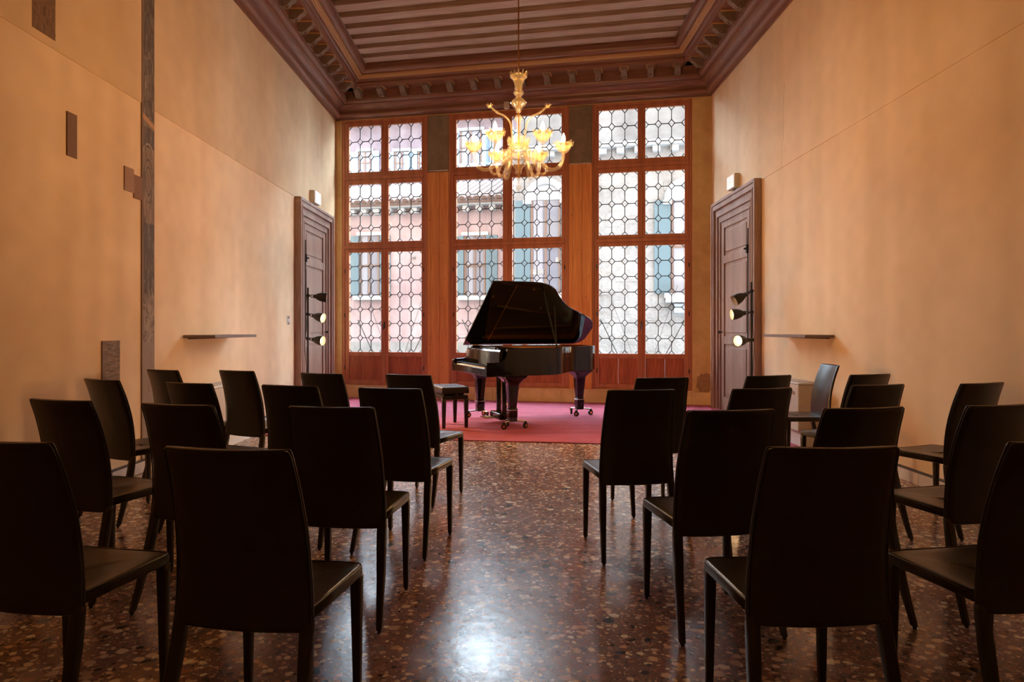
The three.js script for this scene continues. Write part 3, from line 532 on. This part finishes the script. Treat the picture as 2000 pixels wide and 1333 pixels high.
// ---------------------------------------------------------------- chairs
function rearZ(y) { const k = [[0, .262], [.2, .198], [.40, .155], [.52, .148], [.66, .160], [.8, .193], [.92, .236]]; for (let i = 0; i < k.length - 1; i++) if (y <= k[i + 1][0]) { const [y0, z0] = k[i], [y1, z1] = k[i + 1], t = (y - y0) / (y1 - y0); const m = (j) => { const a = k[Math.max(0, j - 1)], b = k[Math.min(k.length - 1, j + 1)]; return (b[1] - a[1]) / (b[0] - a[0]); }; const d = y1 - y0, t2 = t * t, t3 = t2 * t; return (2 * t3 - 3 * t2 + 1) * z0 + (t3 - 2 * t2 + t) * d * m(i) + (-2 * t3 + 3 * t2) * z1 + (t3 - t2) * d * m(i + 1); } return .236; }
const halfW = (y) => (y < .4 ? .226 - y * .04 : .211 - (y - .4) * .042 - Math.max(0, y - .7) * .012);
function makeChair() {
  const g = new THREE.Group();
  // backrest: a curved upholstered sheet, hollow towards the sitter
  const N = 22, ring = (y, th, inset, cr = 1) => { // closed section: rear face then front face
    const w = halfW(y) - inset, out = [], bow = (s) => .034 * (1 - s * s) * cr;
    for (let j = 0; j <= N; j++) { const s = -1 + 2 * j / N, e = Math.min(1, (1 - Math.abs(s)) / .05), t = th * Math.sqrt(Math.max(.04, 1 - (1 - e) ** 2)); out.push(V(s * w, y, rearZ(y) + bow(s) + t / 2)); }
    for (let j = N; j >= 0; j--) { const s = -1 + 2 * j / N, e = Math.min(1, (1 - Math.abs(s)) / .05), t = th * Math.sqrt(Math.max(.04, 1 - (1 - e) ** 2)); out.push(V(s * w, y, rearZ(y) + bow(s) - t / 2)); }
    return out;
  };
  const rings = []; const bowAt = (y) => .55 + .45 * Math.min(1, (y - .395) / .35);
  for (const [y, th, i] of [[.396, .012, .03], [.399, .02, .014], [.406, .026, .004], [.42, .028, 0]]) rings.push(ring(y, th, i, bowAt(y)));
  for (let y = .46; y < .9; y += .04) rings.push(ring(y, .027, 0, bowAt(y)));
  for (const [y, th, i] of [[.9, .026, 0], [.912, .022, .001], [.918, .014, .003], [.92, .006, .006]]) rings.push(ring(y, th, i, bowAt(y)));
  mesh('backrest', mergeVertices(loft(rings), 1e-5), M.leather, g);
  // seam piping along the rear edges and the top
  const edge = []; for (let y = .41; y <= .9; y += .07) edge.push(V(-halfW(y) + .003, y, rearZ(y) + .01)); edge.push(V(-halfW(.91) + .006, .912, rearZ(.91) + .012));
  const topE = []; for (let j = 0; j <= 10; j++) { const s = -.93 + 1.86 * j / 10; topE.push(V(s * halfW(.915), .9165, rearZ(.915) + .034 * (1 - s * s) + .011)); }
  const path = [...edge, ...topE, ...edge.map((v) => V(-v.x, v.y, v.z)).reverse()];
  mesh('piping', tube(path, .0028, 90, 5), M.piping, g);
  // seat
  const sr = (y, inset, dip) => { const out = [], pts = []; const w0 = .212 - inset, w1 = .205 - inset, zf = -.225 + inset, zr = .145 - inset, c = Math.min(.02, w0 * .3);
    const za = zf + (zr - zf) * .33, zb = zf + (zr - zf) * .67, path = [[-w0 + c, zf], [-w0 * .33, zf], [w0 * .33, zf], [w0 - c, zf], [w0 - c * .3, zf + c * .3], [w0, zf + c], [w0 - .002, za], [w1 + .002, zb], [w1, zr], [w1 * .33, zr], [-w1 * .33, zr], [-w1, zr], [-w1 - .002, zb], [-w0 + .002, za], [-w0, zf + c], [-w0 + c * .3, zf + c * .3]];
    path.forEach(([x, z]) => out.push(V(x, y - dip * (1 - (x / w0) ** 2) * (z < -.15 ? .5 : 1), z))); return out; };
  mesh('seat', loft([sr(.424, .008, 0), sr(.427, .002, 0), sr(.432, 0, 0), sr(.452, 0, 0), sr(.460, .004, 0), sr(.4635, .012, .001), sr(.4625, .05, .006), sr(.459, .12, .009), sr(.457, .18, .009)]), M.leather, g);
  mesh('seat_piping', tube([V(-.204, .462, .138), V(-.209, .462, 0), V(-.209, .461, -.2), V(-.195, .461, -.221), V(0, .461, -.2225), V(.195, .461, -.221), V(.209, .461, -.2), V(.209, .462, 0), V(.204, .462, .138)], .0026, 60, 5), M.piping, g);
  const post = (pts) => loft(pts.map(([x, y, z, a, b]) => { const c = Math.min(a, b) * .3; return [V(x + a, y, z + b - c), V(x + a - c, y, z + b), V(x - a + c, y, z + b), V(x - a, y, z + b - c), V(x - a, y, z - b + c), V(x - a + c, y, z - b), V(x + a - c, y, z - b), V(x + a, y, z - b + c)]; }));
  for (const s of [-1, 1]) {
    const P = []; for (const [y, a, b] of [[.012, .0115, .012], [.1, .0135, .0145], [.2, .0155, .018], [.3, .0175, .0195], [.36, .0185, .0175], [.4, .019, .0145], [.425, .0185, .012]]) P.push([s * (halfW(y) - a), y, rearZ(y) + (y > .35 ? .002 : .003), a, b]);
    mesh('leg', post(P), M.leather, g);
    mesh('leg', post([[s * .1945, .012, -.207, .0115, .0115], [s * .1935, .2, -.206, .0145, .0145], [s * .1925, .4, -.205, .018, .018], [s * .1925, .426, -.205, .0185, .0185]]), M.leather, g);
    mesh('foot_cap', metric(new THREE.CylinderGeometry(.009, .007, .012, 10).translate(s * (halfW(.01) - .0115), .006, .264)), M.piping, g);
    mesh('foot_cap', metric(new THREE.CylinderGeometry(.009, .007, .012, 10).translate(s * .1945, .006, -.207)), M.piping, g);
  }
  return g;
}
const proto = makeChair();
// tops of the backs as seen: [left x, left y, right x, right y] in the photograph; the height of the back gives the distance
const CH = .92, topDist = (py) => (EYE - CH) * FPX / (py - HZ);
function seatAt(tl, tr, force) {
  const zl = topDist(tl[1]), zr = topDist(tr[1]), xl = (tl[0] - CX) * zl / FPX, xr = (tr[0] - CX) * zr / FPX;
  const mx = (xl + xr) / 2, mz = -(zl + zr) / 2; let a = Math.atan2(-(-zr + zl), xr - xl); if (force !== undefined) a = force;
  // local x axis -> (cos a, -sin a); the back's top corners lie at local z = .212
  return { x: mx - Math.sin(a) * .24, z: mz - Math.cos(a) * .24, a };
}
const ord = ['aisle seat', 'second from the aisle', 'third from the aisle', 'fourth from the aisle'], rowName = ['fourth', 'third', 'second', 'first'];
const plan = [ // side, row from the camera, seat from the aisle, corners
  ['L', 0, 0, [314, 873], [572, 877], -9], ['L', 0, 1, [-126, 858], [118.5, 864], -11],
  ['L', 1, 0, [562.3, 793.8], [731, 795], -7], ['L', 1, 1, [276.3, 787], [417, 792]], ['L', 1, 2, [55.8, 778], [181, 783.3]], ['L', 1, 3, [-152, 771], [-44, 777]],
  ['L', 2, 0, [700.7, 757.8], [821, 758.6], -14], ['L', 2, 1, [509.3, 752.3], [621, 753.2], -17], ['L', 2, 2, [322, 745.8], [415, 750], -22], ['L', 2, 3, [158.3, 738.7], [240.5, 743.5]],
  ['L', 3, 0, [753, 731], [841.5, 733], -23], ['L', 3, 1, [585.5, 728.5], [669, 730.2], -23], ['L', 3, 2, [424, 722.5], [500.5, 725.5], -26], ['L', 3, 3, [278.2, 721.3], [357, 723.5], -27],
  ['R', 0, 0, [1497, 873], [1757, 871]], ['R', 0, 1, [1961, 864], [2190, 856]],
  ['R', 1, 0, [1343, 802], [1512, 799]], ['R', 1, 1, [1605, 798], [1771, 794]], ['R', 1, 2, [1881, 793], [2032, 788]],
  ['R', 2, 0, [1188, 763.5], [1316, 759], 8], ['R', 2, 1, [1429, 760], [1549, 757]], ['R', 2, 2, [1660, 753], [1770, 750]], ['R', 2, 3, [1869, 750], [1967.5, 746]],
  ['R', 3, 0, [1244, 739], [1343.5, 736.5], 11], ['R', 3, 1, [1454, 734.7], [1550, 732.3]], ['R', 3, 2, [1656, 732.3], [1743, 729.8]],
];
plan.forEach(([side, row, n, tl, tr, deg]) => {
  const c = proto.clone(), p = seatAt(tl, tr, deg === undefined ? undefined : deg * Math.PI / 180); c.name = numbered('dining_chair'); c.position.set(p.x, 0, p.z); c.rotation.y = p.a; scene.add(c);
  tag(c, `black leather chair, ${ord[n]}, ${rowName[row]} row from the piano, ${side === 'L' ? 'fresco-strip wall' : 'plain wall'} side`, 'chair', 'black leather audience chairs');
});
{ const c = proto.clone(); c.name = numbered('dining_chair'); c.position.set(2.66, 0, -6.23); c.rotation.y = Math.PI / 2 - .04; scene.add(c); tag(c, 'black leather chair standing against the plain wall, turned to face the aisle', 'chair', 'black leather audience chairs'); }

// ---------------------------------------------------------------- spotlight stands
function spotStand(label, pos, aim, turns, lit) { // heads point along +x of the stand, then tilted
  const g = thing('spotlight_stand', label, 'floor lamp', pos, aim);
  mesh('base', lathe([[0, .0], [.14, .0], [.14, .012], [.13, .02], [.02, .026], [.014, .05], [0, .05]]), M.blackMetal, g);
  mesh('pole', rod(V(0, .03, 0), V(0, 1.81, 0), .013, 12), M.blackMetal, g);
  mesh('cable', tube([V(-.016, 1.7, 0), V(-.03, 1.5, .02), V(-.018, 1.3, 0), V(-.04, 1.0, .02), V(-.018, .7, .01), V(-.02, .05, 0)], .004, 40, 5), M.blackMetal, g);
  [1.70, 1.44, 1.10].forEach((y, i) => {
    const h = new THREE.Group(); h.name = 'spot_head'; h.position.set(0, y, 0); h.rotation.set(0, turns[i][0], turns[i][1], 'YXZ'); g.add(h);
    mesh('knuckle', [rod(V(-.03, 0, 0), V(.04, 0, 0), .008), metric(new THREE.TorusGeometry(.018, .006, 8, 16).translate(.055, 0, 0)), bx(-.02, .02, -.022, .022, -.018, .018, .004)], M.blackMetal, h);
    mesh('shade', lathe([[.0, .075], [.02, .076], [.03, .085], [.026, .1], [.034, .11], [.052, .145], [.064, .19], [.069, .25], [.0665, .25], [.061, .19], [.049, .147], [.03, .115], [0, .11]].map(([r, q]) => [r, q]), 24).rotateZ(-Math.PI / 2), M.blackMetal, h);
    mesh('shade_lining', lathe([[.048, .152], [.059, .19], [.0652, .249]], 24).rotateZ(-Math.PI / 2), M.white, h);
    if (lit[i]) {
      mesh('bulb', metric(new THREE.SphereGeometry(.04, 16, 12).scale(1.25, 1, 1).translate(.185, 0, 0)), std({ color: 0x000000, emissive: lin(1, .78, .42), emissiveIntensity: 4 }), h);
      const l = new THREE.SpotLight(WARM, SPOT, 0, .75, .6, 2); l.position.set(.255, 0, 0); l.target.position.set(2, 0, 0); l.castShadow = true; l.shadow.radius = 2; h.add(l); h.add(l.target); l.name = 'spot_lamp';
    } else mesh('bulb', metric(new THREE.SphereGeometry(.04, 16, 12).scale(1.25, 1, 1).translate(.185, 0, 0)), M.white, h);
  });
}
// the heads of each stand look across the carpet towards the piano
spotStand('black three-headed spotlight stand by the door near the fresco-strip wall', [-2.84, .012, -9.5], 0, [[.25, -.1], [-.3, -.22], [-.35, -.12]], [1, 1, 1]);
spotStand('black three-headed spotlight stand by the door in the plain wall', [2.94, .012, -8.38], Math.PI, [[.1, -.5], [.05, -.12], [.55, -.04]], [0, 1, 1]);

// ---------------------------------------------------------------- chandeliers
function chandelier(label, pos, ceilY, power) {
  const g = thing('chandelier', label, 'chandelier', pos), y0 = pos[1];
  const amber = std({ color: lin(.95, .9, .76), transmission: .95, thickness: 0, roughness: .1, ior: 1.6 }), clear = std({ color: lin(.92, .9, .86), transmission: .95, thickness: 0, roughness: .1, ior: 1.6 }), petal = std({ color: lin(.96, .91, .78), transmission: .985, thickness: 0, roughness: .07, ior: 1.6 });
  mesh('chain', rod(V(0, 1.04, 0), V(0, ceilY - y0, 0), .006, 8), M.brass, g);
  mesh('ceiling_hook', lathe([[0, ceilY - y0 - .06], [.03, ceilY - y0 - .05], [.045, ceilY - y0], [0, ceilY - y0]]), M.brass, g);
  mesh('core_rod', rod(V(0, .12, 0), V(0, 1.04, 0), .007), M.brass, g);
  const crown = []; for (let k = 0; k < 12; k++) { const a = k / 12 * 6.283; crown.push(metric(new THREE.ConeGeometry(.018, .05, 6).rotateZ(-.5).translate(.072, 1.035, 0).rotateY(a))); }
  const cup = mesh('crown_cup', lathe([[.02, .90], [.034, .905], [.036, .94], [.05, .985], [.075, 1.02], [.07, 1.02], [.045, .985], [.03, .94], [.02, .91]]), amber, g); mesh('crown_points', crown, amber, cup);
  mesh('knop', lathe([[.012, .84], [.03, .845], [.044, .865], [.044, .88], [.028, .9], [.012, .902]]), amber, g);
  mesh('baluster', lathe([[.012, .69], [.02, .70], [.03, .735], [.06, .765], [.072, .785], [.06, .80], [.032, .825], [.02, .84], [.012, .842]], 12), amber, g);
  mesh('ball', metric(new THREE.SphereGeometry(.036, 16, 12).translate(0, .645, 0)), amber, g);
  mesh('stem', lathe([[.012, .42], [.022, .43], [.018, .5], [.022, .56], [.018, .61], [.012, .615]]), clear, g);
  mesh('bowl', lathe([[.02, .3], [.075, .30], [.105, .325], [.112, .35], [.09, .40], [.05, .42], [.012, .425]]), amber, g);
  mesh('lower_bowl', lathe([[.012, .165], [.03, .175], [.028, .2], [.05, .225], [.085, .26], [.115, .295], [.075, .298], [.02, .298]]), clear, g);
  mesh('finial', lathe([[.0, .0], [.012, .012], [.024, .035], [.02, .055], [.008, .065], [.006, .1], [.022, .112], [.022, .122], [.008, .13], [.01, .155], [.03, .165], [.012, .172]]), clear, g);
  const arm = tube([V(.07, .35, 0), V(.13, .36, 0), V(.185, .29, 0), V(.235, .215, 0), V(.3, .195, 0), V(.355, .22, 0), V(.388, .285, 0), V(.395, .345, 0)], .0155, 36, 10);
  const loop = tube([V(.10, .33, 0), V(.145, .25, 0), V(.19, .16, 0), V(.235, .165, 0), V(.245, .225, 0), V(.215, .25, 0)], .011, 24, 8);
  const cupG = lathe([[.012, .34], [.03, .345], [.05, .365], [.066, .395], [.074, .425], [.068, .425], [.058, .398], [.04, .37], [.012, .355]]);
  const petals = []; for (let k = 0; k < 8; k++) petals.push(metric(new THREE.ConeGeometry(.024, .045, 5).rotateZ(-.7).translate(.078, .43, 0).rotateY(k / 8 * 6.283)));
  for (let k = 0; k < 6; k++) {
    const a = new THREE.Group(); a.name = 'arm'; a.rotation.y = k * Math.PI / 3; g.add(a);
    mesh('branch', arm, clear, a); mesh('scroll', loop, clear, a);
    const c = mesh('drip_cup', join([cupG, ...petals]), petal, a); c.position.set(.395, 0, 0);
    mesh('candle_tube', rod(V(.395, .36, 0), V(.395, .43, 0), .013), M.whiteWarm, a);
    mesh('candle_bulb', metric(lathe([[0, .43], [.013, .435], [.019, .46], [.016, .485], [.007, .51], [0, .522]], 14).translate(.395, 0, 0)), std({ color: 0x000000, emissive: lin(1, .84, .55), emissiveIntensity: 6 }), a);
    const l = new THREE.PointLight(WARM, power, 0, 2); l.name = 'candle_lamp'; l.position.set(.395, .47, 0); l.castShadow = true; l.shadow.radius = 1; a.add(l);
  }
  for (const s of [-1, 1]) { const f = mesh('frond', tube([V(s * .05, .40, .02), V(s * .06, .52, .03), V(s * .075, .6, .04), V(s * .12, .65, .05), V(s * .19, .685, .05), V(s * .25, .74, .05)], .009, 30, 8), amber, g); const fl = []; for (let k = 0; k < 6; k++) fl.push(metric(new THREE.ConeGeometry(.012, .04, 5).rotateZ(-.9).translate(.02, 0, 0).rotateY(k * 1.047).translate(s * .255, .745, .05))); mesh('blossom', fl, amber, f); }
  const lv = []; for (let k = 0; k < 9; k++) lv.push(metric(new THREE.SphereGeometry(.03, 8, 6).scale(.35, 1.6, 1).rotateZ(-.35).translate(.085, .43, 0).rotateY(k / 9 * 6.283 + .2))); mesh('leaf_cup', lv, amber, g);
}
chandelier('amber and clear glass chandelier with six lit candle bulbs', [.058, 2.45, -6], 5.71, BULB);

// ---------------------------------------------------------------- across the canal
{
  const c = struct('canal', 'unseen green canal surface below the windows, added to block light from below'); mesh('water', bx(-60, 60, -4.3, -4, -60, -13.2), std({ color: lin(.05, .08, .07), roughness: .15 }), c);  // out of view; added to stop background light coming up from below
  const pinkT = plasterTex(512, 512, [136, 118, 121], 6, 6), stoneT = plasterTex(512, 512, [118, 117, 118], 3, 3), tallT = plasterTex(512, 512, [94, 82, 88], 6, 6);
  const pink = std({ map: pinkT, roughness: .9 }), stone = std({ map: stoneT, roughness: .9, bumpMap: bumpFine, bumpScale: .02 }), tall = std({ map: tallT, roughness: .9 }), istria = std({ color: lin(.27, .27, .28), roughness: .8 });
  const teal = std({ color: lin(.06, .1, .125), roughness: .6 }), pale = std({ color: lin(.14, .2, .26), roughness: .6 }), tile = std({ color: lin(.085, .05, .042), roughness: .85 }), glass = std({ color: lin(.12, .125, .16), roughness: .08 }), dark = std({ color: lin(.07, .07, .075), roughness: .35 }), brown = std({ color: lin(.11, .065, .05), roughness: .6 }), curtain = std({ color: lin(.18, .18, .21), roughness: .9 });
  const D = 9, F = onWall(D), at = (px, py) => [F.u(px), F.h(px, py)];
  // a shuttered window on a facade: x0..x1 opening, leaves folded back on both sides
  function win(g, x0, x1, y0, y1, zf, lw, sh, arch) {
    const n = new THREE.Group(); n.name = 'facade_window'; g.add(n);
    mesh('window_glass', bx(x0, x1, y0, y1, zf - .02, zf + .004), glass, n); mesh('curtain', bx(x0 + .1, x0 + (x1 - x0) * .4, y0, y1, zf + .004, zf + .012), curtain, n);
    for (const x of [x0 + .02, (x0 + x1) / 2 - .03, x1 - .08]) mesh('sash_bar', bx(x, x + .06, y0, y1, zf + .004, zf + .03), brown, n);
    mesh('sash_bar', bx(x0, x1, (y0 + y1) / 2 - .03, (y0 + y1) / 2 + .03, zf + .004, zf + .03), brown, n);
    for (const s of [0, 1]) { const a = s ? x1 : x0 - lw, sh1 = new THREE.Mesh(bx(a, a + lw, y0 - .02, y1 + .02, zf + .01, zf + .05, .006), sh); sh1.name = 'shutter'; n.add(sh1); }
    mesh('sill', bx(x0 - .16, x1 + .16, y0 - .16, y0 - .02, zf, zf + .16, .01), istria, n); if (!arch) mesh('lintel', bx(x0 - .08, x1 + .08, y1 + .02, y1 + .14, zf, zf + .06, .01), istria, n);
  }
  // low pink house with a tiled roof
  const pos = F.pos, g = thing('pink_house', 'low pink plaster house with teal shutters and a tiled roof across the canal', 'building', pos, TURN);
  const e = F.h(800, 408), xs = F.u(300), xe = F.u(1003);
  mesh('wall', bx(xs, xe, -4, e, -4.8, 0), pink, g);
  mesh('eave', bx(xs, xe, e, e + .16, -4.8, .34, .02), istria, g);
  for (let x = xs + .2; x < xe; x += .42) mesh('dentil', bx(x, x + .2, e - .18, e, 0, .26, .01), istria, g);
  for (let x = xs; x < xe; x += .23) mesh('roof_tile', metric(new THREE.CylinderGeometry(.105, .105, 3.3, 8, 1, false, 0, Math.PI).rotateZ(Math.PI / 2).rotateY(Math.PI / 2).rotateX(-.0)), tile, g).position.set(x + .115, 0, 0);
  g.children.filter((m) => m.name === 'roof_tile').forEach((m) => { m.rotation.x = .36; m.position.y = e + .16 + .57; m.position.z = -1.15; });
  mesh('roof_deck', metric(new THREE.BoxGeometry(xe - xs, .08, 3.3).rotateX(.36).translate((xs + xe) / 2, e + .16 + .5, -1.15)), tile, g);
  mesh('low_band', bx(xs, xe, -4, F.h(750, 668), 0, .05), std({ map: stoneT, roughness: .9 }), g);
  for (const px of [560, 722, 928]) { const c0 = F.u(px), y0 = F.h(px, 577), y1 = F.h(px, 462); win(g, c0 - .36, c0 + .36, y0, y1, 0, .36, teal); }
  mesh('lamp_plaque', bx(F.u(806), F.u(812), F.h(809, 506), F.h(809, 502), 0, .03), dark, g);
  // taller house behind
  const T = onWall(15), gt = thing('tall_house', 'tall pale pink house rising behind the low tiled roof', 'building', T.pos, TURN);
  const ts = T.u(560), te = T.u(1010), tt = T.h(800, 226);
  mesh('wall', bx(ts, te, -4, tt, -5, 0), tall, gt); mesh('eave', bx(ts - .1, te + .1, tt, tt + .25, -5, .5, .02), istria, gt);
  mesh('string_course', bx(ts, te, T.h(800, 348), T.h(800, 342), 0, .12, .01), istria, gt);
  for (const [a, b, c, d] of [[770, 800, 340, 298], [806, 830, 340, 298], [700, 726, 340, 298], [898, 942, 321, 258], [965, 1000, 321, 258]]) win(gt, T.u(a), T.u(b), T.h(a, c), T.h(a, d), 0, .34, pale);
  // stone palace with arched windows
  const S = onWall(8.2), gs = thing('stone_palace', 'grey stone palace with arched windows and teal shutters across the canal', 'building', S.pos, TURN);
  const ss = S.u(1004), se = S.u(1720), st = S.h(1260, 288);
  mesh('wall', bx(ss, se, -4, st, -6, 0), stone, gs); mesh('cornice', bx(ss - .05, se, st, st + .14, -6, .3, .02), istria, gs); for (let x = ss; x < se; x += .5) mesh('dentil', bx(x, x + .22, st - .16, st, 0, .2, .01), istria, gs);
  mesh('attic_wall', bx(ss, se, st + .14, 9.4, -6, -.7), std({ map: plasterTex(512, 512, [100, 99, 100], 5, 5), roughness: .9 }), gs);
  for (const px of [1066, 1342, 1600]) {
    const c0 = S.u(px), hw = .46, y0 = S.h(px, 572), y1 = S.h(px, 392), n = win(gs, c0 - hw, c0 + hw, y0, y1, 0, .44, teal, true);
    const arc = (r) => { const p = []; for (let k = 0; k <= 16; k++) { const a = Math.PI * k / 16; p.push([Math.cos(a) * r, Math.sin(a) * r]); } return p; };
    const a = mesh('arch_head', prism(arc(hw), .02), std({ color: lin(.3, .32, .36), roughness: .6 }), gs); a.position.set(c0, y1 + .02, 0);
    const ring = [...arc(hw + .16), ...arc(hw).reverse()], b = mesh('arch_moulding', prism(ring, .1, .01), istria, gs); b.position.set(c0, y1 + .02, 0);
    for (const s of [-1, 1]) mesh('impost', bx(c0 + s * (hw + .08) - .12, c0 + s * (hw + .08) + .12, y1 - .1, y1 + .02, 0, .12, .01), istria, gs);
  }
  mesh('balcony_slab', bx(S.u(1300), S.u(1400), S.h(1340, 592), S.h(1340, 582), 0, .5, .02), istria, gs); mesh('flower_box', bx(S.u(1316), S.u(1390), S.h(1340, 612), S.h(1340, 594), .05, .4, .01), std({ color: lin(.2, .23, .28), roughness: .7 }), gs);
  for (let i = 0; i < 70; i++) { const x = rr(ss + .1, se - .8), y = rr(-1, st - .5), w = rr(.3, .7); mesh('stone_block', bx(x, x + w, y, y + rr(.16, .3), 0, rr(.006, .02), .004), stone, gs); }
}
scene.traverse((o) => { if (o.isMesh) { o.castShadow = true; o.receiveShadow = true; } });
renderer.render(scene, camera);
